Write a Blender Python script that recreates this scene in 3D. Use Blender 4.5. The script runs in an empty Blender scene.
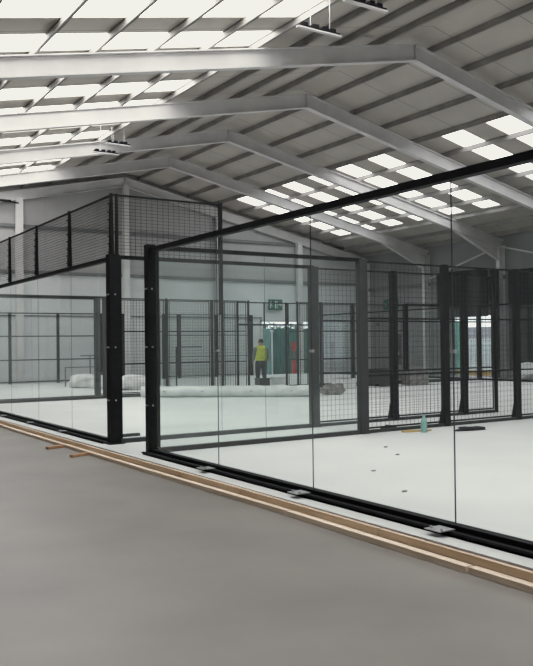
import bpy, bmesh, math, random
from mathutils import Vector, Matrix
random.seed(7)
S = bpy.context.scene
COL = S.collection
S.view_settings.view_transform = 'Standard'
S.view_settings.look = 'None'
S.view_settings.exposure = 0.0
# soft highlight shoulder, like the phone's exposure: clipped areas end at a slightly warm off-white
S.view_settings.use_curve_mapping = True
cm = S.view_settings.curve_mapping; cm.extend = 'HORIZONTAL'
for ci, top in ((0, .88), (1, .87), (2, .815)):
    cu = cm.curves[ci]; cu.points[0].location = (0, 0); cu.points[1].location = (1, top)
    p_ = cu.points.new(.62, .64)
cm.update()
try:
    S.cycles.transparent_max_bounces = 48
    S.cycles.max_bounces = 8
    S.cycles.diffuse_bounces = 5
    S.cycles.caustics_reflective = False
    S.cycles.caustics_refractive = False
    S.cycles.sample_clamp_indirect = 4.0
except Exception:
    pass

# ------------------------------------------------------------------ materials
def mat(name, col, rough=0.6, metal=0.0, col2=None, scale=4.0, detail=3.0, bump=0.0, stretch=None, lo=0.35, hi=0.65, spec=0.5):
    m = bpy.data.materials.new(name); m.use_nodes = True
    nt = m.node_tree; b = nt.nodes['Principled BSDF']
    b.inputs['Base Color'].default_value = (*col, 1)
    b.inputs['Roughness'].default_value = rough
    b.inputs['Metallic'].default_value = metal
    b.inputs['Specular IOR Level'].default_value = spec
    tc = nt.nodes.new('ShaderNodeTexCoord'); mp = nt.nodes.new('ShaderNodeMapping')
    nt.links.new(tc.outputs['Object'], mp.inputs['Vector'])
    if stretch: mp.inputs['Scale'].default_value = stretch
    nz = nt.nodes.new('ShaderNodeTexNoise'); nz.inputs['Scale'].default_value = scale; nz.inputs['Detail'].default_value = detail
    nt.links.new(mp.outputs['Vector'], nz.inputs['Vector'])
    cr = nt.nodes.new('ShaderNodeValToRGB')
    c2 = col2 if col2 else tuple(c*0.85 for c in col)
    cr.color_ramp.elements[0].position = lo; cr.color_ramp.elements[0].color = (*c2, 1)
    cr.color_ramp.elements[1].position = hi; cr.color_ramp.elements[1].color = (*col, 1)
    nt.links.new(nz.outputs['Fac'], cr.inputs['Fac']); nt.links.new(cr.outputs['Color'], b.inputs['Base Color'])
    if bump:
        bp = nt.nodes.new('ShaderNodeBump'); bp.inputs['Strength'].default_value = bump; bp.inputs['Distance'].default_value = 0.02
        nt.links.new(nz.outputs['Fac'], bp.inputs['Height']); nt.links.new(bp.outputs['Normal'], b.inputs['Normal'])
    return m

def seam(m, axis, period, width, dark):
    """darken thin regular sheet joints along one object axis"""
    nt = m.node_tree; b = nt.nodes['Principled BSDF']
    src = b.inputs['Base Color'].links[0].from_socket
    tc = nt.nodes.new('ShaderNodeTexCoord'); sx = nt.nodes.new('ShaderNodeSeparateXYZ')
    nt.links.new(tc.outputs['Object'], sx.inputs[0])
    d = nt.nodes.new('ShaderNodeMath'); d.operation = 'DIVIDE'; d.inputs[1].default_value = period
    f = nt.nodes.new('ShaderNodeMath'); f.operation = 'FRACT'
    l = nt.nodes.new('ShaderNodeMath'); l.operation = 'LESS_THAN'; l.inputs[1].default_value = width/period
    nt.links.new(sx.outputs[axis], d.inputs[0]); nt.links.new(d.outputs[0], f.inputs[0]); nt.links.new(f.outputs[0], l.inputs[0])
    mx = nt.nodes.new('ShaderNodeMix'); mx.data_type = 'RGBA'
    nt.links.new(l.outputs[0], mx.inputs[0]); nt.links.new(src, mx.inputs[6]); mx.inputs[7].default_value = (*dark, 1)
    nt.links.new(mx.outputs[2], b.inputs['Base Color'])

def emit(name, col, s, col2=None, scale=3.0):
    m = bpy.data.materials.new(name); m.use_nodes = True
    nt = m.node_tree; nt.nodes.clear()
    o = nt.nodes.new('ShaderNodeOutputMaterial'); e = nt.nodes.new('ShaderNodeEmission')
    e.inputs['Strength'].default_value = s
    tc = nt.nodes.new('ShaderNodeTexCoord'); nz = nt.nodes.new('ShaderNodeTexNoise'); nz.inputs['Scale'].default_value = scale
    cr = nt.nodes.new('ShaderNodeValToRGB')
    cr.color_ramp.elements[0].position = .3; cr.color_ramp.elements[0].color = (*(col2 or [c*.8 for c in col]), 1)
    cr.color_ramp.elements[1].position = .7; cr.color_ramp.elements[1].color = (*col, 1)
    nt.links.new(tc.outputs['Object'], nz.inputs['Vector']); nt.links.new(nz.outputs['Fac'], cr.inputs['Fac'])
    nt.links.new(cr.outputs['Color'], e.inputs['Color']); nt.links.new(e.outputs[0], o.inputs['Surface'])
    return m

def glass(name, tint, refl=1.0):
    m = bpy.data.materials.new(name); m.use_nodes = True
    nt = m.node_tree; nt.nodes.clear()
    o = nt.nodes.new('ShaderNodeOutputMaterial')
    t = nt.nodes.new('ShaderNodeBsdfTransparent'); t.inputs['Color'].default_value = (*tint, 1)
    g = nt.nodes.new('ShaderNodeBsdfGlossy'); g.inputs['Roughness'].default_value = 0.02
    g.inputs['Color'].default_value = (.85*refl, .95*refl, .93*refl, 1)
    # two-sided Schlick reflectance of a thin sheet: R0 + (1-R0)(1-|cos|)^5
    lw = nt.nodes.new('ShaderNodeLayerWeight'); lw.inputs['Blend'].default_value = .5
    pw = nt.nodes.new('ShaderNodeMath'); pw.operation = 'POWER'; pw.inputs[1].default_value = 5
    fr = nt.nodes.new('ShaderNodeMath'); fr.operation = 'MULTIPLY_ADD'; fr.inputs[1].default_value = .945; fr.inputs[2].default_value = .055
    nt.links.new(lw.outputs['Facing'], pw.inputs[0]); nt.links.new(pw.outputs[0], fr.inputs[0])
    mx = nt.nodes.new('ShaderNodeMixShader')
    # thin sheet: faint diffuse haze, part dust film, part painted stand-in for reflections
    df = nt.nodes.new('ShaderNodeBsdfDiffuse'); df.inputs['Color'].default_value = (.55, .62, .60, 1)
    m2 = nt.nodes.new('ShaderNodeMixShader'); m2.inputs[0].default_value = 0.02
    nt.links.new(fr.outputs[0], mx.inputs[0]); nt.links.new(t.outputs[0], mx.inputs[1]); nt.links.new(g.outputs[0], mx.inputs[2])
    nt.links.new(mx.outputs[0], m2.inputs[1]); nt.links.new(df.outputs[0], m2.inputs[2])
    nt.links.new(m2.outputs[0], o.inputs['Surface'])
    return m

SKYP, WORLDP = 6.9, 1.9
M = {}
M['floor'] = mat('dusty_concrete', (.228, .207, .184), .42, 0, (.150, .137, .123), .9, 10, .02, lo=.28, hi=.75)
M['slab'] = mat('white_court_slab', (.70, .72, .71), .55, 0, (.60, .62, .61), .5, 6, 0, lo=.3, hi=.7)
M['roof'] = mat('roof_sheet_grey', (.50, .465, .415), .7, 0, (.43, .40, .358), .6, 4)
seam(M['roof'], 1, 1.935, .03, (.22, .21, .2))
M['steel'] = mat('painted_steel_pale', (.66, .65, .64), .5, 0, (.56, .55, .54), 1.2, 5)
M['purlin'] = mat('purlin_galvanised', (.34, .325, .30), .5, .1, (.25, .24, .225), 2, 4)
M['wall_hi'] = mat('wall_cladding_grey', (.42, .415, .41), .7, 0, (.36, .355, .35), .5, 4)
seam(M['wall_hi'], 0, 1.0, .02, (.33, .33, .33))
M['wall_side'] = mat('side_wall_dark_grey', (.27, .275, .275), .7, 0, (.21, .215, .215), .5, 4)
M['wall_lo'] = mat('wall_panel_white', (.66, .68, .68), .7, 0, (.56, .58, .58), .5, 4)
M['girt'] = mat('girt_dark', (.16, .165, .165), .6, 0)
M['black'] = mat('black_powdercoat', (.006, .006, .007), .6, 0, (.010, .010, .011), 8, 3, spec=.12)
M['grey'] = mat('glass_hazed_powdercoat', (.034, .036, .036), .55, 0, (.026, .028, .028), 6, 3, spec=.3)  # grey carries glass haze painted onto black posts; side base rails share it
M['wire'] = mat('black_wire', (.015, .015, .016), .6, 0)
M['dark'] = mat('charcoal_fabric', (.022, .021, .024), .9, 0, (.014, .014, .016), 1.3, 5, .1, spec=.1)
M['zinc'] = mat('zinc_plate', (.62, .62, .63), .3, .9)
M['wood'] = mat('sawn_pine', (.70, .545, .385), .75, 0, (.53, .39, .265), 2.2, 6, .15, (9, .6, 9))
M['wood2'] = mat('sawn_pine_light', (.90, .755, .59), .75, 0, (.72, .57, .42), 2.2, 6, .15, (9, .6, 9))
M['woodend'] = mat('cut_timber_orange', (.48, .27, .14), .8, 0, (.34, .18, .09), 6, 4, .1)
M['glass'] = glass('court_glass_clear', (.955, .975, .97))
M['glassg'] = glass('court_glass_greenish', (.925, .97, .955))
M['seal'] = mat('joint_seal', (.05, .06, .06), .5)
M['sky'] = emit('translucent_roof_sheet', (1.0, .985, .93), SKYP, (.90, .885, .83), 2.0)
M['skyr'] = emit('translucent_roof_sheet_right', (1.0, 1.0, .97), SKYP*.6, (.88, .88, .85), 2.0)
M['white'] = mat('white_plastic', (.80, .80, .79), .5, 0, (.60, .60, .60), 3, 5, .4)
M['roll'] = mat('white_wrap', (.78, .80, .79), .5, 0, (.55, .57, .57), 2.5, 5, .3, (1, 1, 1))
M['hivis'] = mat('hivis_yellow', (.55, .62, .06), .7, 0, (.42, .48, .05), 8)
M['trouser'] = mat('dark_work_cloth', (.03, .032, .04), .9)
M['jacket'] = mat('grey_jacket', (.16, .18, .17), .9)
M['skin'] = mat('skin', (.45, .27, .19), .6)
M['hair'] = mat('dark_hair', (.02, .016, .013), .8)
M['green'] = mat('dark_green_tarp', (.05, .165, .135), .6, 0, (.02, .085, .068), 3.5, 6, .4, (2.2, 2, .5))
M['greenlight'] = mat('green_sheet', (.10, .30, .24), .6, 0, (.07, .22, .17), 2.5)
M['leaf'] = mat('dark_leaves', (.03, .075, .045), .8, 0, (.015, .04, .025), 9, 4)
M['red'] = mat('red_paint', (.45, .04, .04), .5)
M['signgreen'] = mat('sign_green', (.012, .10, .07), .5)
M['signwhite'] = mat('sign_white', (.62, .70, .66), .5)
M['door'] = mat('door_dark_grey', (.045, .047, .05), .5)
M['blue'] = mat('navy_cloth', (.03, .04, .12), .8)
M['teal'] = mat('teal_plastic', (.22, .42, .38), .4)
M['yellow'] = mat('yellow_handle', (.62, .42, .14), .6)
M['yard'] = mat('outside_concrete', (.55, .54, .52), .8)
M['brick'] = mat('outside_building', (.30, .30, .31), .8, 0, (.22, .22, .23), 3)
M['rubble'] = mat('rubble_grey', (.28, .27, .26), .9, 0, (.14, .135, .13), 6, 5, .5)

# ------------------------------------------------------------------ builders
class MB:
    def __init__(s): s.bm = bmesh.new(); s.mi = 0
    def box(s, x0, x1, y0, y1, z0, z1):
        v = [s.bm.verts.new((x, y, z)) for x in (x0, x1) for y in (y0, y1) for z in (z0, z1)]
        for f in ((0,1,3,2),(4,6,7,5),(0,4,5,1),(2,3,7,6),(0,2,6,4),(1,5,7,3)):
            fc = s.bm.faces.new([v[i] for i in f]); fc.material_index = s.mi
        return s
    def bar(s, p, q, w, h, up=(0,0,1), w2=None, h2=None):
        p, q = Vector(p), Vector(q); d = (q-p).normalized(); u = Vector(up)
        r = d.cross(u).normalized(); u = r.cross(d).normalized()
        w2 = w if w2 is None else w2; h2 = h if h2 is None else h2
        v = []
        for c, a, b in ((p, w, h), (q, w2, h2)):
            for i, j in ((-1,-1),(1,-1),(1,1),(-1,1)): v.append(s.bm.verts.new(c + r*i*a/2 + u*j*b/2))
        for f in ((3,2,1,0),(4,5,6,7),(0,1,5,4),(1,2,6,5),(2,3,7,6),(3,0,4,7)):
            fc = s.bm.faces.new([v[i] for i in f]); fc.material_index = s.mi
        return s
    def quad(s, *pts):
        fc = s.bm.faces.new([s.bm.verts.new(p) for p in pts]); fc.material_index = s.mi; return s
    def prism(s, poly, off):
        off = Vector(off)
        a = [s.bm.verts.new(p) for p in poly]; b = [s.bm.verts.new(Vector(p)+off) for p in poly]
        n = len(a)
        s.bm.faces.new(a); s.bm.faces.new(b[::-1])
        for i in range(n): s.bm.faces.new((a[i], b[i], b[(i+1) % n], a[(i+1) % n]))
        return s
    def cyl(s, p, q, r, n=12, r2=None):
        p, q = Vector(p), Vector(q); d = (q-p).normalized()
        a = d.orthogonal().normalized(); b = d.cross(a); r2 = r if r2 is None else r2
        A = [s.bm.verts.new(p + (a*math.cos(t)+b*math.sin(t))*r) for t in [2*math.pi*i/n for i in range(n)]]
        B = [s.bm.verts.new(q + (a*math.cos(t)+b*math.sin(t))*r2) for t in [2*math.pi*i/n for i in range(n)]]
        s.bm.faces.new(A[::-1]); s.bm.faces.new(B)
        for i in range(n): s.bm.faces.new((A[i], A[(i+1) % n], B[(i+1) % n], B[i]))
        return s
    def blob(s, c, r, seg=20, ring=12, jit=.12, sq=.7, seed=0):
        rnd = random.Random(seed); ph = [rnd.uniform(0, 6) for _ in range(6)]
        c = Vector(c); rows = []
        def P(th, fi):
            x, y, z = math.sin(th)*math.cos(fi), math.sin(th)*math.sin(fi), math.cos(th)
            f = lambda t: math.copysign(abs(t)**sq, t)
            k = 1 + jit*(math.sin(3*fi+ph[0]+2*th)+.6*math.sin(7*fi+ph[1]-5*th)+.5*math.sin(6*th+ph[2]+2*fi))/2
            return s.bm.verts.new(c + Vector((f(x)*r[0]*k, f(y)*r[1]*k, f(z)*r[2]*k)))
        top = P(0, 0); bot = P(math.pi, 0)
        for i in range(1, ring): rows.append([P(math.pi*i/ring, 2*math.pi*j/seg) for j in range(seg)])
        for j in range(seg):
            s.bm.faces.new((top, rows[0][j], rows[0][(j+1) % seg])); s.bm.faces.new((bot, rows[-1][(j+1) % seg], rows[-1][j]))
            for i in range(len(rows)-1): s.bm.faces.new((rows[i][j], rows[i+1][j], rows[i+1][(j+1) % seg], rows[i][(j+1) % seg]))
        return s
    def build(s, name, m, parent=None, loc=(0,0,0), smooth=False, **kw):
        bmesh.ops.recalc_face_normals(s.bm, faces=s.bm.faces)
        me = bpy.data.meshes.new(name); s.bm.to_mesh(me); s.bm.free()
        for mm in (m if isinstance(m, (list, tuple)) else [m]): me.materials.append(mm)
        if smooth:
            for p in me.polygons: p.use_smooth = True
        o = bpy.data.objects.new(name, me); COL.objects.link(o); o.location = loc
        if parent: o.parent = parent
        return tag(o, **kw)
def tag(o, label=None, cat=None, group=None, kind=None):
    if label: o['label'] = label
    if cat: o['category'] = cat
    if group: o['group'] = group
    if kind: o['kind'] = kind
    return o
def empty(name, loc, label=None, cat=None, group=None):
    o = bpy.data.objects.new(name, None); COL.objects.link(o); o.location = loc; o.empty_display_size = .2
    return tag(o, label, cat, group)
def copy_tree(o, parent=None):
    c = o.copy(); COL.objects.link(c)
    if parent: c.parent = parent
    for ch in list(o.children): copy_tree(ch, c)
    return c
ORD = ['first', 'second', 'third', 'fourth', 'fifth', 'sixth', 'seventh', 'eighth', 'ninth', 'tenth', 'eleventh', 'twelfth', 'thirteenth', 'fourteenth', 'fifteenth', 'sixteenth']

# ------------------------------------------------------------------ dimensions (metres)
RX, H, K = 9.68, 9.19, 0.2147         # ridge X, ridge height of rafter axis, roof slope
WR, XL, XR = 14.67, -7.0, 24.35       # right half width, left and right wall
YB, YF = -15.0, 23.9                  # near end, far gable
FZ = -0.12                            # hall floor; court slab top is z = 0
FR = [23.92-4.832*i for i in range(0, 9)]   # frame positions, from the gable towards the camera
def rz(x, off=0): return H + off - K*abs(x-RX)

# ------------------------------------------------------------------ hall shell
MB().box(XL-.3, 60, YB, YF+25, FZ-.3, FZ).build('floor', M['floor'], kind='structure', label='smooth grey concrete hall floor', cat='floor')
MB().box(-.36, 20.6, -10.6, 23.3, FZ, 0).build('court_slab', M['slab'], label='white concrete slab under the glass courts', cat='slab', kind='structure')

def gp(*pts): return [(x, YF+.08, z) for x, z in pts]
w = MB()
w.prism(gp((XL, 4.79), (16.5, 4.79), (24.3, 4.79), (24.3, rz(24.3, .395)), (RX, rz(RX, .395)), (XL, rz(XL, .395))), (0, .2, 0))
wall = w.build('wall_far', M['wall_hi'], kind='structure', label='grey upper cladding of the far gable wall', cat='wall')
w = MB()
w.box(XL, 17.2, YF+.05, YF+.28, FZ, 4.79); w.box(20.4, 24.3, YF+.05, YF+.28, FZ, 4.79); w.box(17.2, 20.4, YF+.05, YF+.28, 2.7, 4.79)
w.build('lower_cladding', M['wall_lo'], parent=wall)
for z in (6.77, 4.79, 2.9):
    w = MB()
    if z > 2.9: w.box(XL, 24.2, YF-.06, YF+.06, z-.07, z+.07)
    else: w.box(XL, 17.2, YF-.0, YF+.06, z-.03, z+.03)
    w.build('girt', M['girt'], parent=wall)
# right wall with the loading opening
w = MB()
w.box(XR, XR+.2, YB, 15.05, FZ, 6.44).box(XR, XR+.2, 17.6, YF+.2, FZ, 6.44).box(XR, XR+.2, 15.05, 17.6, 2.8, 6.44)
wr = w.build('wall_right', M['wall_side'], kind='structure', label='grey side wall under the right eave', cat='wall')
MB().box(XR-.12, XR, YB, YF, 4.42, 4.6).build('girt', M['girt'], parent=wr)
MB().box(XL-.2, XL, YB, YF+.2, FZ, 5.97).build('wall_left', M['wall_hi'], kind='structure', label='grey side wall under the left eave', cat='wall')
MB().prism([(XL-.2, YB-.2, FZ), (XR+.2, YB-.2, FZ), (XR+.2, YB-.2, rz(XR, .38)), (RX, YB-.2, rz(RX, .38)), (XL-.2, YB-.2, rz(XL, .38))], (0, .2, 0)).build('wall_back', M['wall_hi'], kind='structure', label='grey gable wall behind the viewer', cat='wall')

# roof: opaque sheets with the skylight strips left open
SR = [5.72+1.935*k for k in range(-10, 10) if k not in (2, -3)]; SRW = .98
SL = [4.07+1.935*k for k in range(-9, 11)]; SLW = 1.05
XSR = (14.65, 21.0); XSL = (-1.75, 4.92)
t = .05; off = .40
def slope(mb, x0, x1, y0, y1, o=off, th=t):
    mb.prism([(x0, y0, rz(x0, o)), (x1, y0, rz(x1, o)), (x1, y0, rz(x1, o+th)), (x0, y0, rz(x0, o+th))], (0, y1-y0, 0))
c = MB()
slope(c, RX, XSR[0], YB, YF+.3); slope(c, XSR[1], XR+.3, YB, YF+.3)
slope(c, XSL[1], RX, YB, YF+.3); slope(c, XL-.2, XSL[0], YB, YF+.3)
def gaps(starts, wid, x0, x1):
    y = YB
    for s0 in starts:
        if s0+wid < YB or s0 > YF-1.3: continue
        if s0 > y: slope(c, x0, x1, y, s0)
        y = s0+wid
    if y < YF+.3: slope(c, x0, x1, y, YF+.3)
gaps(SR, SRW, *XSR); gaps(SL, SLW, *XSL)
ceil = c.build('ceiling', M['roof'], kind='structure', label='pitched grey sheet roof seen from below', cat='ceiling')
def skylights(starts, wid, X, m, side):
    ys = [s0 for s0 in starts if s0+wid > YB and s0 < YF-1.3][::-1]
    for i, s0 in enumerate(ys):
        b = MB(); slope(b, X[0], X[1], s0, min(s0+wid, YF+.2), off+.03, .01)
        b.build('roof_skylight', m, label='white skylight strip in the %s roof slope, %s from the gable wall' % (side, ORD[min(i, 15)] if i < 16 else 'number %d' % (i+1)),
                cat='skylight', group='skylight strips in the %s roof slope' % side)
skylights(SR, SRW, XSR, M['skyr'], 'right'); skylights(SL, SLW, XSL, M['sky'], 'left')

# purlins: a cold-formed channel running the length of the hall
def purlin(x, lab, side):
    b = MB(); z = rz(x, .31)
    b.box(x-.01, x+.01, YB, YF, z-.09, z+.09).box(x-.05, x+.01, YB, YF, z-.09, z-.075).box(x-.01, x+.05, YB, YF, z+.075, z+.09)
    b.build('roof_purlin', M['purlin'], label='%s long thin steel purlin out from the ridge under the %s roof slope' % (lab, side), cat='purlin', group='roof purlins, %s slope' % side)
for i, x in enumerate([10.37, 11.67, 12.99, 14.4, 15.8, 17.15, 18.55, 19.9, 21.2, 22.6, 23.8]): purlin(x, ORD[i], 'right')
for i, x in enumerate([8.67, 7.42, 6.2, 4.95, 3.64, 2.34, 1.03, -.22, -1.6, -2.95, -4.3, -5.6]): purlin(x, ORD[i], 'left')

# portal frames
def ibeam(mb, p, q, hgt, wid=.2, h2=None):
    p, q = Vector(p), Vector(q); h2 = hgt if h2 is None else h2
    d = (q-p).normalized(); side = Vector((0, 1, 0)); u = side.cross(d)
    if u.z < 0: u = -u
    if abs(d.z) > .9: u = Vector((1, 0, 0))
    def pl(a, b, ha, hb, w_): # plate along beam, offsets ha (at p) hb (at q)
        mb.bar(a+u*ha, b+u*hb, w_, .025, u)
    pl(p, q, hgt/2, h2/2, wid); pl(p, q, -hgt/2, -h2/2, wid)
    mb.bar(p, q, .03, hgt-.02, u, .03, h2-.02)
FN = ['against the far gable wall']+['%s from the far gable wall' % o for o in ORD[1:9]]
for i, y in enumerate(FR):
    if y < YB: continue
    y -= .12 if i == 0 else 0
    e = empty('portal_frame', (RX, y, FZ), 'pale grey steel portal roof frame %s' % FN[i], 'roof frame', 'steel portal frames')
    L = lambda x, z: (x-RX, 0, z-FZ)
    hr = .40
    b = MB(); ibeam(b, L(RX, H-.06), L(XR-.15, rz(XR-.15, -.06)), hr); b.build('rafter', M['steel'], e)
    b = MB(); ibeam(b, L(RX, H-.06), L(XL+.15, rz(XL+.15, -.06)), hr); b.build('rafter', M['steel'], e)
    b = MB(); ibeam(b, L(XR-.25, FZ), L(XR-.25, rz(XR-.25, -.1)), .36, .2); b.build('column', M['steel'], e)
    b = MB(); ibeam(b, L(XL+.25, FZ), L(XL+.25, rz(XL+.25, -.1)), .36, .2); b.build('column', M['steel'], e)
    if i > 0:
        b = MB(); x0 = XR-.4; x1 = XR-3.2
        b.prism([L(x0, rz(x0, -.26)), L(x1, rz(x1, -.26)), L(x0, rz(x0, -.85))], (0, .03, 0)).bar(L(x0, rz(x0, -.85)), L(x1, rz(x1, -.27)), .2, .025)
        b.build('haunch', M['steel'], e)
        MB().box(-.02, .02, -.11, .11, H-.30-FZ, H+.14-FZ).build('apex_plate', M['steel'], e)
# gable wind columns
for i, x in enumerate([-.1, 4.79, 9.68, 14.6, 19.46]):
    b = MB(); x_ = 0
    b.box(-.15, .15, -.2, -.18, 0, rz(x, -.2)-FZ).box(-.15, .15, -.02, 0, 0, rz(x, -.2)-FZ).box(-.015, .015, -.18, -.02, 0, rz(x, -.2)-FZ)
    o = b.build('gable_column', M['steel'], loc=(x, YF-.08, FZ), label='pale steel column on the far gable wall, %s from the left' % ORD[i], cat='column', group='gable wall columns')
b = MB(); b.bar((4.75, YF-.28, 7.7), (4.1, YF-.5, 7.72), .05, .05).box(3.85, 4.35, YF-.6, YF-.4, 7.68, 7.76)
b.build('wall_lamp', M['black'], label='small dark lamp on an arm high on the leftmost visible gable column', cat='lamp')
# bracing rods
def rod(p, q, lab, r=.02): MB().cyl(p, q, r, 6).build('bracing_rod', M['steel'], label=lab, cat='brace')
rod((24.0, FR[2]+.1, 5.9), (24.0, FR[1]-.08, 4.7), 'thin pale diagonal brace rising to the right beside the right wall', .04)
rod((24.0, FR[2]-.1, 5.9), (24.0, FR[3]+.08, 4.7), 'thin pale diagonal brace falling to the right beside the right wall', .04)

# doors, openings, signs -----------------------------------------------------
b = MB(); b.box(17.1, 17.2, YF-.05, YF+.3, FZ, 2.8).box(20.4, 20.5, YF-.05, YF+.3, FZ, 2.8).box(17.1, 20.5, YF-.05, YF+.3, 2.7, 2.8)
b.build('door_1', M['steel'], kind='structure', label='frame of the open loading doorway in the far gable wall', cat='door')
b = MB(); b.box(XR-.05, XR+.25, 14.95, 15.05, FZ, 2.9).box(XR-.05, XR+.25, 17.6, 17.7, FZ, 2.9).box(XR-.05, XR+.25, 14.95, 17.7, 2.8, 2.9)
b.build('door_2', M['girt'], kind='structure', label='dark frame of the open loading doorway in the right wall', cat='door')
b = MB(); b.box(XR-.06, XR, 21.3, 22.25, FZ, 2.0)
d3 = b.build('door_3', M['door'], kind='structure', label='dark grey single door in the right wall', cat='door')
b = MB(); b.box(XR-.12, XR-.06, 21.4, 21.46, .9, 1.05); b.build('door_handle', M['zinc'], d3)

def exit_sign(loc, wdir, wid, hgt, lab):
    """green running-man style exit board: panel, doorway, arrow, figure"""
    e = empty('exit_sign', loc, lab, 'sign')
    wd = Vector(wdir); n = Vector((0, 0, 1)).cross(wd).normalized()
    cam = Vector((-4.93, -10.76, 1.6)); n = n if n.dot(cam-Vector(loc)) > 0 else -n
    def rect(mb, u0, u1, z0, z1, d0, d1):
        mb.prism([wd*u0+n*d0+Vector((0,0,z0)), wd*u1+n*d0+Vector((0,0,z0)), wd*u1+n*d0+Vector((0,0,z1)), wd*u0+n*d0+Vector((0,0,z1))], n*(d1-d0))
    b = MB(); rect(b, -wid/2, wid/2, -hgt/2, hgt/2, 0, .03); b.build('board', M['signgreen'], e)
    b = MB()
    h = hgt*.34
    rect(b, -.05*wid, .04*wid, -h, h, .032, .036); rect(b, -.05*wid, .14*wid, h*.8, h, .032, .037); rect(b, .11*wid, .14*wid, -h, h, .032, .036)
    rect(b, .2*wid, .42*wid, -.12*h, .12*h, .032, .036)
    for k in range(4): rect(b, (.36+.02*k)*wid, (.38+.02*k)*wid, -(.5-.12*k)*h, (.5-.12*k)*h, .032, .0365)
    rect(b, -.36*wid, -.3*wid, .55*h, h, .032, .036); rect(b, -.38*wid, -.29*wid, -.2*h, .5*h, .032, .036)
    rect(b, -.45*wid, -.2*wid, .2*h, .38*h, .032, .037); rect(b, -.40*wid, -.34*wid, -h, -.2*h, .032, .036); rect(b, -.33*wid, -.2*wid, -.45*h, -.25*h, .032, .037)
    b.build('pictogram', M['signwhite'], e)
exit_sign((17.95, YF-.12, 3.58), (1, 0, 0), .86, .55, 'green exit sign above the bright far gable doorway')
exit_sign((XR-.04, 22.0, 3.62), (0, 1, 0), 1.15, .58, 'dark green exit sign above the single door in the right wall')
# small wall devices above the side door
MB().box(XR-.1, XR, 21.9, 22.15, 2.25, 2.45).build('alarm_box', M['door'], label='small dark box on the wall just over the single side door', cat='alarm')
MB().box(XR-.1, XR, 23.0, 23.2, 2.5, 2.62).build('wall_sensor', M['door'], label='tiny dark sensor on the wall left of the single side door', cat='sensor')

# dark curtain along the right wall
def curtain(y0, y1, z0, z1, name, lab):
    b = MB(); n = max(3, int((y1-y0)/.12)); pts = []
    for i in range(n+1):
        y = y0+(y1-y0)*i/n; x = XR-.62+.05*math.sin(i*1.9)+.03*math.sin(i*.7); pts.append((x, y))
    for a, c2 in zip(pts, pts[1:]): b.quad((a[0], a[1], z0), (c2[0], c2[1], z0), (c2[0], c2[1], z1), (a[0], a[1], z1))
    b.build(name, M['dark'], label=lab, cat='curtain')
curtain(0, 13.5, .25, 4.75, 'netting_curtain', 'charcoal netting curtain hanging along the right wall nearest the camera')
curtain(14.05, 14.62, FZ+.02, 4.85, 'netting_curtain', 'narrow charcoal netting drop beside the right doorway')
curtain(14.7, 18.0, 2.72, 4.95, 'netting_curtain', 'charcoal netting bundle hung above the right doorway')

# ------------------------------------------------------------------ outside
MB().box(16.35, 20.2, 25.8, 27.2, FZ, 2.40).build('green_container', M['green'], label='dark green tarped stack outside the far gable doorway', cat='container', loc=(2.6, 0, 0))
b = MB()
for i in range(420):
    x = random.uniform(18.1, 22.6); z = 2.45+min(.5, abs(random.gauss(0, .13))); y = random.uniform(27.4, 28.2); s_ = random.uniform(.05, .11)
    a = Vector((random.uniform(-1,1), random.uniform(-1,1), random.uniform(-1,1))).normalized()*s_; c2 = a.orthogonal().normalized()*s_*.6
    o_ = Vector((x, y, z)); b.quad(o_-a, o_+c2, o_+a, o_-c2)
for x in (18.6, 19.9, 21.2, 22.3): b.cyl((x, 27.8, FZ), (x+.1, 27.7, 2.7), .03, 6)
b.build('shrub', M['leaf'], label='dark leafy growth showing over the top of the green stack outside', cat='shrub')
MB().box(18.65, 18.71, 25.2, 25.26, FZ, 2.3).box(18.61, 18.75, 25.18, 25.3, 2.2, 2.3).build('marker_post', M['steel'], label='pale slim post at the left end of the green stack outside', cat='post')
b = MB(); b.cyl((0,0,0), (0,0,.75), .12, 14).cyl((0,0,.75), (0,0,.84), .12, 14, .05).cyl((0,0,.84), (0,0,1.35), .025, 8).box(-.13,.13,-.02,.02,1.3,1.75)
b.build('fire_point', M['red'], loc=(18.75, 23.3, FZ), label='red fire extinguisher post in the far gable doorway', cat='fire extinguisher')
# yard beyond the right doorway
b = MB()
for i in range(70): b.box(31, 31.03, 15.6+i*.13, 15.66+i*.13, FZ, 1.75 if i % 2 else 1.7)
b.box(31.03, 31.06, 15.4, 24.8, .3, .36).box(31.03, 31.06, 15.4, 24.8, 1.4, 1.46)
b.build('palisade_fence', M['signwhite'], label='pale palisade fence in the yard beyond the right doorway', cat='fence')
MB().box(40, 41, 12, 34, FZ, 2.6).build('yard_building', M['brick'], label='low grey building beyond the palisade fence', cat='building')
MB().box(26.5, 27.6, 19.75, 21.1, FZ, 2.6).build('green_crate', M['greenlight'], label='mid green upright crate outside the right doorway, left of the fence', cat='crate')
MB().box(25.3, 25.45, 14.9, 18.6, FZ, .12).build('kerb', M['yellow'], label='yellow kerb along the sill of the right doorway', cat='kerb')

# ------------------------------------------------------------------ courts
def post(x, y, h, sx, sy, lab, flare=0, group=None, z0=0, m='black'):
    b = MB()
    b.box(-sx/2, sx/2, -sy/2, sy/2, 0, h)
    b.box(-sx/2-.01, sx/2+.01, -sy/2-.01, sy/2+.01, 0, .012)
    if flare:
        b.prism([(-sx/2, -.01, .01), (-sx/2-flare, -.01, .01), (-sx/2-flare, -.01, .06), (-sx/2, -.01, .55)], (0, .02, 0))
        b.prism([(sx/2, -.01, .01), (sx/2+flare*.5, -.01, .01), (sx/2+flare*.5, -.01, .06), (sx/2, -.01, .45)], (0, .02, 0))
    return b.build('steel_post', M[m], loc=(x, y, z0), label=lab, cat='post', group=group)

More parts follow.
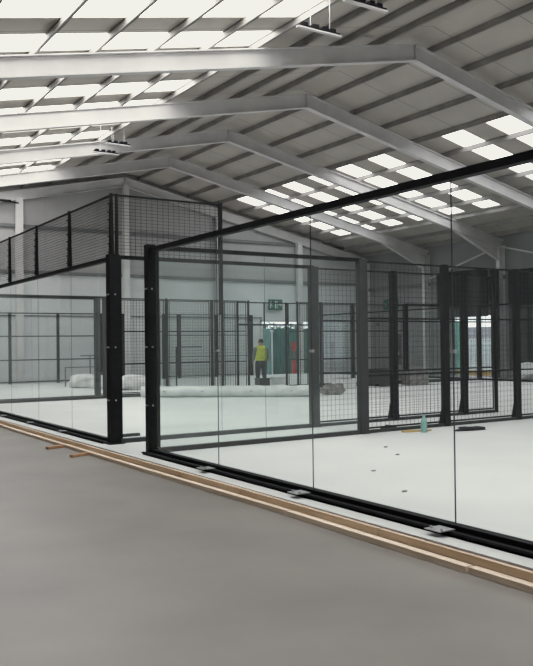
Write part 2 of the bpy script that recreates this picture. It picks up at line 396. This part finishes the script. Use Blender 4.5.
def pane_x(y, x0, x1, lab, group, m, z0=.072, z1=2.975):     # pane in plane y = const
    if x0 == 0: x0 = .1
    if x1 == 4: x1 = 3.91
    if x0 == 16: x0 = 16.09
    if x1 == 20: x1 = 19.92
    e = empty('glass_panel', (x0, y, 0), lab, 'glass panel', group)
    MB().quad((0, 0, z0), (x1-x0, 0, z0), (x1-x0, 0, z1), (0, 0, z1)).build('pane', m, e)
    MB().box(x1-x0-.004, x1-x0, -.003, .003, z0, z1).build('joint_seal', M['seal'], e)
def pane_y(x, y0, y1, lab, group, m, z0=.066, z1=2.93, seal=True, clamps=False, sw=.0022):     # pane in plane x = const
    e = empty('glass_panel', (x, y0, 0), lab, 'glass panel', group)
    MB().quad((0, 0, z0), (0, y1-y0, z0), (0, y1-y0, z1), (0, 0, z1)).build('pane', m, e)
    if seal: MB().box(-sw, sw, -sw, sw, z0, z1).build('joint_seal', M['seal'], e)
    if clamps:
        for z in (1.5,):
            MB().box(-.02, .02, -.02, .02, z-.015, z+.015).build('clamp_plate', M['zinc'], e)

def wire_mesh(x0, x1, y, z0, z1, dx=.1, dz=.1, r=.0024):
    b = MB(); x = x0
    while x <= x1+.001:
        b.box(x-r, x+r, -r, r, z0, z1); x += dx
    z = z0
    while z <= z1+.001:
        b.box(x0, x1, -r, r, z-r, z+r); z += dz
    return b
def mesh_panel(y, x0, x1, lab, group):
    x0 += .02; x1 -= .02
    e = empty('mesh_panel', (x0, y, 0), lab, 'fence panel', group)
    w_ = x1-x0; b = MB()
    for z in (.09, 1.0, 2.0, 2.99): b.box(.07, w_-.07, -.015, .015, z-.015, z+.015)
    b.box(.07, .085, -.015, .015, .08, 3.0).box(w_-.085, w_-.07, -.015, .015, .08, 3.0)
    b.build('panel_frame', M['black'], e)
    wire_mesh(.08, w_-.08, 0, .09, 2.98, .1, .1, .002).build('wire_mesh', M['wire'], e)
    return e

def side(y, court, sidename, xs_end=20.0, dense=True, g=None, endglass=True):
    g = g or M['glass']
    nm = '%s side of the %s' % (sidename, court)
    for i, (a, c2) in enumerate(((0, 2), (2, 4))):
        pane_x(y, a, c2, 'clear glass panel on the %s, %s from the front' % (nm, ORD[i]), 'side glass of the courts', g)
    if endglass:
        for i, (a, c2) in enumerate(((16, 18), (18, 20))):
            pane_x(y, a, c2, 'clear glass panel on the %s, %s past the mesh' % (nm, ORD[i]), 'side glass of the courts', g)
    b = MB(); b.box(0, 4, -.035, .035, 2.98, 3.04); b.build('top_rail', M['black'], loc=(0, y, 0), label='black top rail over the front glass on the %s' % nm, cat='rail')
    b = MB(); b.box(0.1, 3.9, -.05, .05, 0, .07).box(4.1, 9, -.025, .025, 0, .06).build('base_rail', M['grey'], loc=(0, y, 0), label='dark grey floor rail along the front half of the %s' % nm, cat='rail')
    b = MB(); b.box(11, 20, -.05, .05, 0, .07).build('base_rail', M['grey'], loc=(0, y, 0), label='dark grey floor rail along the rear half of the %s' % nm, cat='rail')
    post(4, y, 3.02, .17, .12, 'thick haze-greyed post between glass and mesh on the %s' % nm, m='grey')
    for i, x in enumerate((6, 8, 9, 11, 12, 14)):
        post(x, y, 3.02, (.13 if y < 5 else .08) if x not in (9, 11) else .05, .07, 'black fence post on the %s, %s past the front glass' % (nm, ORD[i]), .12 if x not in (9, 11) and y < 5 else 0, 'mesh fence posts of the courts')
    post(16, y, 3.02, .17, .12, 'thick black rear post where the mesh ends on the %s' % nm)
    for i, (a, c2) in enumerate(((4, 6), (6, 8), (8, 9), (11, 12), (12, 14), (14, 16))):
        mesh_panel(y, a, c2, 'black mesh panel on the %s, %s from the front glass' % (nm, ORD[i]), 'mesh fence panels of the courts')
    b = MB(); b.box(16, 20, -.035, .035, 2.98, 3.04); b.build('top_rail', M['black'], loc=(0, y, 0), label='black top rail over the rear glass on the %s' % nm, cat='rail')

NC, MC, FC = 'near court', 'middle court', 'farthest court'
YS = (0.0, 1.42, 11.9, 12.6, 23.0)
side(YS[0], NC, 'left', g=M['glassg']); side(YS[1], MC, 'right', g=M['glassg'])
side(YS[2], MC, 'left'); side(YS[3], FC, 'right')
# far side of the farthest court: mesh from the front
b = MB(); b.box(0, 3, -.02, .02, 2.97, 3.01).box(0, 3, -.025, .025, 2.2, 2.26)
for x in (1.05, 2.05): b.box(x-.02, x+.02, -.02, .02, 2.26, 2.97)
b.build('gate_header', M['black'], loc=(9.03, 12.6, 0), label='black framed header over the gate gap, above the standing person', cat='header')
def farside():
    y = YS[4]; nm = 'far side of the farthest court'
    for i, x in enumerate((2.1, 4.17, 6.21, 8.2, 9.2)):
        post(x, y, 3.0, .11, .08, 'dark fence post on the %s, %s from left' % (nm, ORD[i]), 0, 'fence posts along the gable wall')
    for i, (a, c2) in enumerate(((-.0, 2.1), (2.1, 4.17), (4.17, 6.21), (6.21, 8.2), (8.2, 9.2))):
        e = empty('fence_frame', (a, y, 0), 'open dark fence frame on the %s, %s from left' % (nm, ORD[i]), 'fence frame', 'fence frames along the gable wall')
        b = MB()
        for z in (.08, 1.0, 2.0, 2.97): b.box(.062, c2-a-.062, -.02, .02, z-.025, z+.025)
        b.build('rails', M['black'], e)
    for i, x in enumerate((11.2, 12, 14, 16)):
        post(x, y, 3.0, .13, .08, 'black fence post on the %s, %s past the gap' % (nm, ORD[i]), 0, 'fence posts along the gable wall')
    for i, (a, c2) in enumerate(((11.2, 12), (12, 14), (14, 16))):
        mesh_panel(y, a, c2, 'black mesh panel on the %s, %s past the gap' % (nm, ORD[i]), 'mesh fence panels of the courts')
farside()
# rear glass walls
def rear(y0, y1, court, n=5):
    st = (y1-y0)/n
    for i in range(n):
        pane_y(20, y0+i*st, y0+(i+1)*st, 'clear glass panel in the rear wall of the %s, %s from the right' % (court, ORD[i]), 'rear glass walls', M['glass'])
    MB().box(-.035, .035, y0, y1, 2.98, 3.04).build('top_rail', M['black'], loc=(20, 0, 0), label='black top rail of the rear wall of the %s' % court, cat='rail')
    MB().box(-.05, .05, y0, y1, 0, .07).build('base_rail', M['black'], loc=(20, 0, 0), label='black floor rail of the rear wall of the %s' % court, cat='rail')
    post(20, y0, 3.0, .15, .15, 'black rear corner post at the right end of the %s' % court); post(20, y1, 3.0, .15, .15, 'black rear corner post at the left end of the %s' % court)
rear(YS[1], YS[2], MC); rear(YS[3], YS[4], FC)

# front glass walls (the 10 m wall facing the camera)
for i in range(5):
    pane_y(0, -2*i-2, -2*i if i else -.07, 'large glass panel fronting the near court, %s from its black corner post' % ORD[i], 'front glass panels of the near court', M['glass'], clamps=(i < 4), sw=.0045)
n5 = (YS[2]-YS[1])/5
for i in range(5):
    y0 = YS[1]+2*i; y1 = YS[1]+2*i+2 if i < 4 else YS[2]
    pane_y(0, y0 if i else y0+.09, y1 if i < 4 else y1-.08, 'glass panel under the mesh screen of the middle court, %s from the corner post' % ORD[i], 'front glass panels of the middle court', M['glass'], seal=(i > 0))
def front_rails(y0, y1, court, zt=2.93):
    b = MB(); b.box(-.045, .045, y0, y1, zt, zt+.07)
    b.build('top_rail', M['black'], label='thick black top rail along the front glass of the %s' % court, cat='rail')
    b = MB(); b.box(-.045, .045, y0, y1, 0, .065).box(-.17, -.045, y0, y1, 0, .022).box(-.17, -.15, y0, y1, 0, .045)
    return b.build('base_rail', M['black'], label='black channel rail on the slab under the front glass of the %s' % court, cat='rail')
rn = front_rails(-10.1, -.065, NC); rm = front_rails(YS[1]+.09, YS[2]-.08, MC, 2.95)
for y in (-2, -4, -6, -8):
    b = MB(); b.box(-.27, -.10, y-.09, y+.09, .0451, .052)
    for dy in (-.06, .06): b.cyl((-.22, y+dy, .05), (-.22, y+dy, .068), .013, 8)
    b.build('joint_bracket', M['zinc'], parent=rn)
for y in (YS[1]+2, YS[1]+4, YS[1]+6):
    b = MB(); b.box(-.24, -.12, y-.07, y+.07, .0451, .05)
    for dy in (-.05, .05): b.cyl((-.20, y+dy, .05), (-.20, y+dy, .065), .012, 8)
    b.build('joint_bracket', M['zinc'], parent=rm)
def corner(x, y, s, lab, inner):
    e = empty('corner_post', (x, y, 0), lab, 'post')
    b = MB(); b.box(-s/2, s/2, -s/2, s/2, 0, 3.05).box(-s/2-.05, s/2+.05, -s/2-.05, s/2+.05, 0, .015); b.build('post_tube', M['black'], e)
    b = MB()
    for z in (.7, 1.55, 2.4):
        for d in (-.03, .03): b.cyl((-s/2-.012, d, z), (-s/2, d, z), .012, 8)
        b.cyl((0, -s/2-.012, z), (0, -s/2, z), .012, 8)
    b.build('bolt', M['zinc'], e)
    b = MB()
    if inner: b.box(s/2+.03, s/2+.075, -.02, .03, .02, 3.0)
    else: b.box(s/2, s/2+.05, -.03, .03, 0, 3.0)
    b.build('glazing_angle', M['black'], e)
corner(0, 0, .125, 'tall black corner post of the near court, nearest the timber edge', True)
corner(-.0, YS[1], .17, 'thick black corner post of the middle court below the mesh top', False)
post(0, YS[2], 3.05, .15, .15, 'black front corner post at the left end of the middle court')

# mesh top of the middle court
ytop = YS[1]
pos = [YS[1]+2*i for i in range(5)]+[YS[2]]
e = empty('top_mesh_screen', (0, YS[1], 3.0), 'black mesh screen standing on the front glass wall of the middle court', 'mesh screen')
b = MB(); L_ = YS[2]-YS[1]
r = .0024; yy = 0
while yy < L_: b.box(-r, r, yy-r, yy+r, .04, 1.02); yy += .05
z = .05
while z < 1.02: b.box(-r, r, 0, L_, z-r, z+r); z += .05
b.build('wire_mesh', M['wire'], e)
MB().box(-.015, .015, 0, L_, 1.0, 1.03).build('top_bar', M['black'], e)
for i, p in enumerate(pos):
    yl = p-YS[1]; b = MB()
    b.bar((-.02, yl, .03), (-.02, yl, 1.04), .13, .05, (1, 0, 0), .045, .04)
    for k in range(7): b.box(-.06, .0, yl-.075+.004*k, yl+.075-.004*k, .08+.13*k, .10+.13*k)
    b.build('screen_post', M['black'], e)
e = empty('top_mesh_screen', (0, YS[1], 3.0), 'black mesh screen returning along the right side of the middle court', 'mesh screen')
b = wire_mesh(0, 2, 0, .04, 1.02, .1, .055, .003); b.build('wire_mesh', M['wire'], e)
MB().box(0, 2, -.015, .015, 1.0, 1.03).build('top_bar', M['black'], e)
MB().bar((.07, 0, .03), (.07, 0, 1.04), .05, .05, (0, 1, 0), .03, .03).build('screen_post', M['black'], e)
MB().box(1.97, 2.03, -.03, .03, -.9, 1.06).build('screen_post', M['black'], e)

# ------------------------------------------------------------------ timber edge and loose battens
ends = [(-10.6, -5.5), (-5.5, -3.2), (-3.2, -1.8), (-1.8, 1.0), (1.0, 3.6), (3.6, 7.2), (7.2, 11.8)]
where = ['nearest the camera', 'second from the camera', 'third from the camera', 'fourth, past the near corner post', 'beside the loose battens', 'sixth from the camera', 'farthest from the camera']
def offx(y): return -.37 - .02*math.sin((y+2)*.35) - (.05 if y < -4 else 0)*min(1, (-4-y)/3)
for i, (y0, y1) in enumerate(ends):
    b = MB(); b.bar((offx(y0)-.02, y0+.01, FZ+.055), (offx(y1)-.02, y1-.01, FZ+.055), .04, .11)
    b.build('timber_board', M['wood'], label='upright pine board against the slab edge, %s' % where[i], cat='timber', group='upright boards along the slab')
for i, (y0, y1) in enumerate([(-10.6, -6.6), (-6.6, -4.2), (-4.2, -.9), (-.9, 2.4), (2.4, 6.2), (6.2, 11.8)]):
    j = .01*((i*7) % 3-1)
    b = MB(); b.bar((offx(y0)-.085+j, y0+.01, FZ+.024), (offx(y1)-.085-j, y1-.01, FZ+.024), .075, .047)
    b.build('timber_batten', M['wood2'], label='flat pale pine batten in front of the upright boards, %s from the camera' % ORD[i], cat='timber', group='flat battens along the slab')
for (p, q, lab) in (((-.82, 2.30, FZ+.022), (-.50, 2.40, FZ+.022), 'short offcut on the grey floor, the one farther from the black corner post'),
                    ((-.82, 1.12, FZ+.022), (-.50, 1.24, FZ+.022), 'short orange offcut on the grey floor, the one nearer the black corner post')):
    MB().bar(p, q, .075, .04).build('timber_offcut', M['woodend'], label=lab, cat='timber')

# ------------------------------------------------------------------ hanging lights
def batten(x0, x1, y0, y1, z, lab):
    cx, cy = (x0+x1)/2, (y0+y1)/2
    e = empty('hanging_light', (cx, cy, z), lab, 'lamp', 'unlit batten lights hung from the roof')
    p = Vector((x0-cx, y0-cy, 0)); q = Vector((x1-cx, y1-cy, 0))
    MB().bar(p, q, .08, .025).build('reflector', M['steel'], e)
    b = MB(); b.bar(p*.96+Vector((0,0,.03)), q*.96+Vector((0,0,.03)), .07, .04)
    for k in (-.35, -.1, .12, .3): b.bar(p.lerp(q, .5+k-.06)+Vector((0,0,.065)), p.lerp(q, .5+k+.07)+Vector((0,0,.075)), .09, .07)
    b.build('gear_tray', M['black'], e)
    zt = rz(cx, .3)-z
    for k in (.3, .75): MB().cyl(p.lerp(q, k)+Vector((0,0,.08)), p.lerp(q, k)+Vector((0,0,zt)), .005, 5).build('hanging_wire', M['zinc'], e)
batten(3.67, 4.69, 1.37, 1.37, 7.5, 'dark batten light near the roof, the lower one of the nearer pair')
batten(3.71, 4.68, .02, .02, 7.5, 'dark batten light at the top edge, the upper one of the nearer pair')
batten(3.9, 4.72, 12.55, 12.55, 7.5, 'small dark batten light before the lit white beam, lower one of the farther pair')
batten(3.84, 4.6, 11.35, 11.35, 7.5, 'small dark batten light by the lit white beam, upper one of the farther pair')

# ------------------------------------------------------------------ stored things
b = MB(); P0, P1 = Vector((5.0, 11.55, .17)), Vector((9.1, 8.3, .17)); n = 26
d = (P1-P0).normalized(); a = Vector((0,0,1)); s2 = d.cross(a); rings = []
for i in range(n+1):
    c0 = P0.lerp(P1, i/n); ring = []
    for j in range(16):
        th = 2*math.pi*j/16; rr_ = .165+.012*math.sin(i*1.7+j*.9)+.008*math.sin(i*3.1-j*2)
        ring.append(b.bm.verts.new(c0+(a*math.sin(th)+s2*math.cos(th)*1.25)*rr_))
    rings.append(ring)
for i in range(n):
    for j in range(16): b.bm.faces.new((rings[i][j], rings[i+1][j], rings[i+1][(j+1) % 16], rings[i][(j+1) % 16]))
b.bm.faces.new(rings[0]); b.bm.faces.new(rings[-1][::-1])
tr = b.build('wrapped_roll', M['roll'], smooth=True, label='long white plastic wrapped roll lying across the middle court floor', cat='roll')
for k in (.12, .34, .62, .85):
    c0 = P0.lerp(P1, k); MB().bar(c0+Vector((-.08,-.19,.02)), c0+Vector((.1,-.25,.0)), .05, .03).build('tape_strip', M['rubble'], tr)

def sack(loc, r, seed, lab, rot=0):
    o = MB().blob((0,0,r[2]*.85), r, 28, 16, .16, .75, seed).build('bulk_sack', M['white'], loc=loc, smooth=True, label=lab, cat='sack', group='white sacks by the far mesh')
    o.rotation_euler.z = rot; return o
sack((5.55, 18.2, 0), (.5, .42, .27), 1, 'slumped white sack, leftmost of those seen through the middle court glass', .3)
sack((6.0, 16.95, 0), (.55, .40, .27), 2, 'white sack with dark creases, just left of the thick grey post', -.4)
sack((6.5, 15.7, 0), (.62, .45, .27), 4, 'white sack seen through the gap between the two black corner posts', .2)
MB().blob((0,0,.05), (.24,.16,.06), 16, 8, .2, .8, 3).build('folded_cloth', M['blue'], loc=(5.95, 17.1, .47), smooth=True, label='dark navy cloth lying on top of the white sacks', cat='cloth')
b = MB(); b.box(-.4,.4,-.02,.02,1.15,1.2).box(-.02,.02,-.02,.02,0,1.15).box(-.2,.2,-.2,.2,0,.03)
b.build('tee_stand', M['girt'], loc=(6.6, 20.2, 0), label='slim grey T shaped stand behind the white sacks', cat='stand')
b = MB()
for x in (-.6, .6): b.box(x-.02, x+.02, -.02, .02, 0, .75)
b.box(-.6, .6, -.02, .02, .72, .76)
b.build('low_frame', M['girt'], loc=(5.9, 19.4, 0), label='low thin grey hoop frame just behind the white sacks', cat='frame')
b = MB()
b.box(-1.1, -1.06, -.02,.02, 0, 1.5).box(-1.1, .0, -.02, .02, 1.46, 1.5)
b.build('trestle_frame', M['black'], loc=(9.7, 16.5, 0), label='dark square topped frame behind the wrapped roll', cat='frame')
b = MB(); b.box(-.28,.28,-.2,.2,0,.25).box(-.3,.3,-.22,.22,.25,.29)
b.build('storage_box', M['white'], loc=(12.3, 15.0, 0), label='small white box on the floor right of the standing person', cat='box')
b = MB(); b.box(-.22,.22,-.18,.18,0,.24).box(-.24,.24,-.2,.2,.24,.28)
b.build('tool_box', M['door'], loc=(11.25, 14.6, 0), label='dark box at the feet of the standing person', cat='box')
# dark heap & equipment beyond the mesh
def crate(loc, s, m, lab, name='crate', rot=0):
    b = MB(); x, y, z = s
    b.box(-x, x, -y, y, .08, z)
    for k in (-.8, 0, .8): b.box(-x, x, y*k-.05, y*k+.05, 0, .08)
    b.box(-x-.02, x+.02, -y-.02, y+.02, z-.06, z)
    o = b.build(name, m, loc=loc, label=lab, cat='crate'); o.rotation_euler.z = rot; return o
crate((14.3, 12.25-.9, 0), (.45, .35, .62), M['door'], 'dark packed crate behind the thick right post', rot=.2)
crate((15.6, 11.0, 0), (.4, .3, .55), M['rubble'], 'grey crate just right of the dark packed crate', rot=-.2)
crate((12.2, 10.9, 0), (.3, .3, .35), M['white'], 'white crate left of the dark packed crate', rot=.1)
def heap(loc, r, seed, m, lab, name='debris_heap'):
    MB().blob((0,0,r[2]*.6), r, 22, 10, .35, .9, seed).build(name, m, loc=loc, label=lab, cat='debris')
heap((10.1, 8.75, 0), (.4, .25, .2), 11, M['rubble'], 'low dark debris heap at the right end of the wrapped roll')
heap((18.0, 14.3, 0), (1.0, .6, .35), 12, M['rubble'], 'grey rubble heap far behind the mesh, left of the right doorway')
heap((21.6, 10.4, 0), (.9, .8, .42), 14, M['white'], 'pale sheeted heap near the curtain, left of the last fence post')
heap((21.8, 8.9, 0), (.7, .6, .45), 15, M['rubble'], 'grey sheeted heap near the curtain at the right edge')
heap((4.75, .2, 0), (.15, .10, .05), 16, M['dark'], 'small black clump on the slab against the mesh fence base')
MB().blob((0,0,.02), (.30, .16, .035), 22, 8, .4, .9, 21).build('dark_rag', M['dark'], loc=(5.85, -.72, 0), label='crumpled dark rag lying on the white near court floor', cat='rag')
b = MB(); b.bar((-.22,.05,.02), (.2,-.05,.02), .05, .03).bar((.2,-.05,.02), (.34,-.02,.02), .14, .02)
b.build('hand_trowel', M['yellow'], loc=(4.85, -.34, 0), label='yellow handled tool lying beside the teal bottle', cat='tool')
b = MB(); b.cyl((0,0,0), (0,0,.2), .055, 16).cyl((0,0,.2), (0,0,.27), .055, 16, .02).cyl((0,0,.27), (0,0,.31), .024, 12)
b.build('spray_bottle', M['teal'], loc=(4.95, -.5, 0), smooth=False, label='pale teal bottle standing on the white near court floor', cat='bottle')
for i, (x, y) in enumerate(((2.69, -2.32), (.87, -4.43), (3.1, -1.6), (1.5, -3.2))):
    MB().blob((0,0,.008), (.035, .02, .01), 10, 6, .4, .9, 30+i).build('mortar_crumb', M['rubble'], loc=(x, y, 0), label='tiny dark crumb on the white near court floor', cat='crumb', group='crumbs on the near court floor')
MB().box(-.16,.18,-.04,.04,0,.05).build('rail_offcut', M['black'], loc=(.6, 2.2, 0), label='short black rail offcut on the slab between the two corner posts', cat='rail')
MB().box(15.2, 19.6, 4.4, 4.55, FZ, FZ+.1).build('unfixed_rail', M['rubble'], loc=(0,0,.12), label='long grey rail lying loose inside the middle court', cat='rail')

# ------------------------------------------------------------------ person
def skinned(name, chain, edges, m, parent, levels=2, root=0):
    me = bpy.data.meshes.new(name); me.from_pydata([c[0] for c in chain], edges, []); me.materials.append(m)
    o = bpy.data.objects.new(name, me); COL.objects.link(o); o.parent = parent
    sk = o.modifiers.new('skin', 'SKIN'); sk.use_smooth_shade = True
    for i, c in enumerate(chain):
        v = me.skin_vertices[0].data[i]; v.radius = c[1] if isinstance(c[1], tuple) else (c[1], c[1]); v.use_root = (i == root)
    ss = o.modifiers.new('sub', 'SUBSURF'); ss.levels = levels; ss.render_levels = levels
    return o
pe = empty('person', (11.45, 15.0, 0), 'standing person in a hi-vis yellow vest and dark trousers inside the far court', 'person')
pe.rotation_euler.z = math.radians(160); pe.scale = (1.12, 1.12, 1.0)
V = [((0,0,.92),(.15,.105)),((0,0,1.08),(.135,.095)),((0,0,1.25),(.16,.105)),((0,0,1.40),(.15,.09)),((0,.005,1.47),.066),((0,-.01,1.54),.066),((0,-.015,1.60),(.115,.125)),((0,-.01,1.68),(.105,.115)),
     ((.17,0,1.40),.062),((.235,.02,1.14),.048),((.24,-.1,.92),.036),((.235,-.13,.85),.03),
     ((-.17,0,1.40),.062),((-.235,.02,1.14),.048),((-.24,-.1,.92),.036),((-.235,-.13,.85),.03),
     ((.095,0,.84),.095),((.11,-.02,.48),.062),((.12,.02,.09),.042),((.125,-.12,.04),.035),
     ((-.095,0,.84),.095),((-.11,-.01,.48),.062),((-.12,.03,.09),.042),((-.125,-.11,.04),.035)]
E_ = [(0,1),(1,2),(2,3),(3,4),(4,5),(5,6),(6,7),(3,8),(8,9),(9,10),(10,11),(3,12),(12,13),(13,14),(14,15),(0,16),(16,17),(17,18),(18,19),(0,20),(20,21),(21,22),(22,23)]
body = skinned('body', V, E_, M['skin'], pe)
def grow(idx, edges, add, m, name, root=0):
    ch = [(V[i][0], tuple(r_+add for r_ in V[i][1]) if isinstance(V[i][1], tuple) else V[i][1]+add) for i in idx]
    return skinned(name, ch, edges, m, pe, 2, root)
skinned('trousers', [((0,0,1.0),(.18,.14)), ((0,0,.88),(.20,.15)), ((.10,0,.76),.125), ((.11,-.02,.48),.088), ((.12,.02,.10),.07), ((-.10,0,.76),.125), ((-.11,-.01,.48),.088), ((-.12,.03,.10),.07)],
        [(0,1),(1,2),(2,3),(3,4),(1,5),(5,6),(6,7)], M['trouser'], pe)
skinned('jacket', [((0,0,.96),(.18,.13)), ((0,0,1.2),(.18,.13)), ((0,0,1.38),(.20,.14)), ((0,.005,1.46),.11), ((.19,0,1.38),.085), ((.245,.02,1.14),.068), ((.245,-.09,.93),.05), ((-.19,0,1.38),.085), ((-.245,.02,1.14),.068), ((-.245,-.09,.93),.05)],
        [(0,1),(1,2),(2,3),(2,4),(4,5),(5,6),(2,7),(7,8),(8,9)], M['jacket'], pe)
skinned('hi_vis_vest', [((0,0,.86),(.225,.165)), ((0,0,1.08),(.215,.16)), ((0,0,1.28),(.225,.16)), ((0,0,1.40),(.20,.135)), ((.14,0,1.42),.10), ((-.14,0,1.42),.10)],
        [(0,1),(1,2),(2,3),(3,4),(3,5)], M['hivis'], pe)
MB().blob((0,.022,1.665), (.088,.098,.095), 20, 14, .03, 1, 5).build('hair', M['hair'], pe, smooth=True)
skinned('boot', [((.12,.03,.06),.05),((.128,-.15,.04),.042)], [(0,1)], M['black'], pe); skinned('boot', [((-.12,.04,.06),.05),((-.128,-.14,.04),.042)], [(0,1)], M['black'], pe)
for s_ in (-1, 1):                                   # hands: palm, four fingers, thumb
    hx, hy, hz = .235*s_, -.135, .84
    ch = [((hx, hy, hz+.02), .026), ((hx, hy-.02, hz-.05), (.018, .034))]; ed = [(0, 1)]
    skinned('palm', ch, ed, M['skin'], body, 1)
    for k, ln_ in enumerate((.07, .08, .075, .06)):
        y_ = hy-.045+.022*k
        skinned('finger', [((hx, y_, hz-.06), .009), ((hx-.004*s_, y_-.006, hz-.06-ln_*.55), .0085), ((hx-.02*s_, y_-.008, hz-.06-ln_), .007)], [(0,1),(1,2)], M['skin'], body, 1)
    skinned('thumb', [((hx, hy-.035, hz-.01), .011), ((hx-.012*s_, hy-.065, hz-.045), .010), ((hx-.015*s_, hy-.07, hz-.075), .008)], [(0,1),(1,2)], M['skin'], body, 1)
MB().cyl((0,-.10,1.645), (0,-.125,1.63), .014, 8, .009).build('nose', M['skin'], body)
for s_ in (-1, 1):
    MB().blob((.032*s_,-.098,1.672), (.011,.006,.006), 8, 6, 0, 1).build('eye', M['hair'], body)
    MB().blob((.085*s_,0,1.65), (.012,.02,.032), 8, 6, 0, 1).build('ear', M['skin'], body)
MB().box(-.025,.025,-.106,-.098,1.605,1.612).build('mouth', M['red'], body)

# ------------------------------------------------------------------ light and camera
w = bpy.data.worlds.new('overcast'); S.world = w; w.use_nodes = True
bg = w.node_tree.nodes['Background']; bg.inputs['Color'].default_value = (.93, .97, 1.0, 1); bg.inputs['Strength'].default_value = WORLDP

f, yaw, pitch, roll = 800.14, 32.869, .7416, -.6574
a, b_, r_ = map(math.radians, (yaw, pitch, roll))
F0 = Vector((math.sin(a), math.cos(a), 0)); R = Vector((math.cos(a), -math.sin(a), 0)); U0 = Vector((0,0,1))
F = F0*math.cos(b_)+U0*math.sin(b_); U = U0*math.cos(b_)-F0*math.sin(b_)
R2 = R*math.cos(r_)+U*math.sin(r_); U2 = U*math.cos(r_)-R*math.sin(r_)
cam = bpy.data.cameras.new('camera'); co = bpy.data.objects.new('camera', cam); COL.objects.link(co)
co.matrix_world = Matrix(((R2.x, U2.x, -F.x, -4.93), (R2.y, U2.y, -F.y, -10.763), (R2.z, U2.z, -F.z, 1.585), (0,0,0,1)))
cam.sensor_fit = 'VERTICAL'; cam.sensor_height = 36; cam.sensor_width = 36*533/666; cam.lens = f/666*36; cam.clip_end = 300
S.camera = co
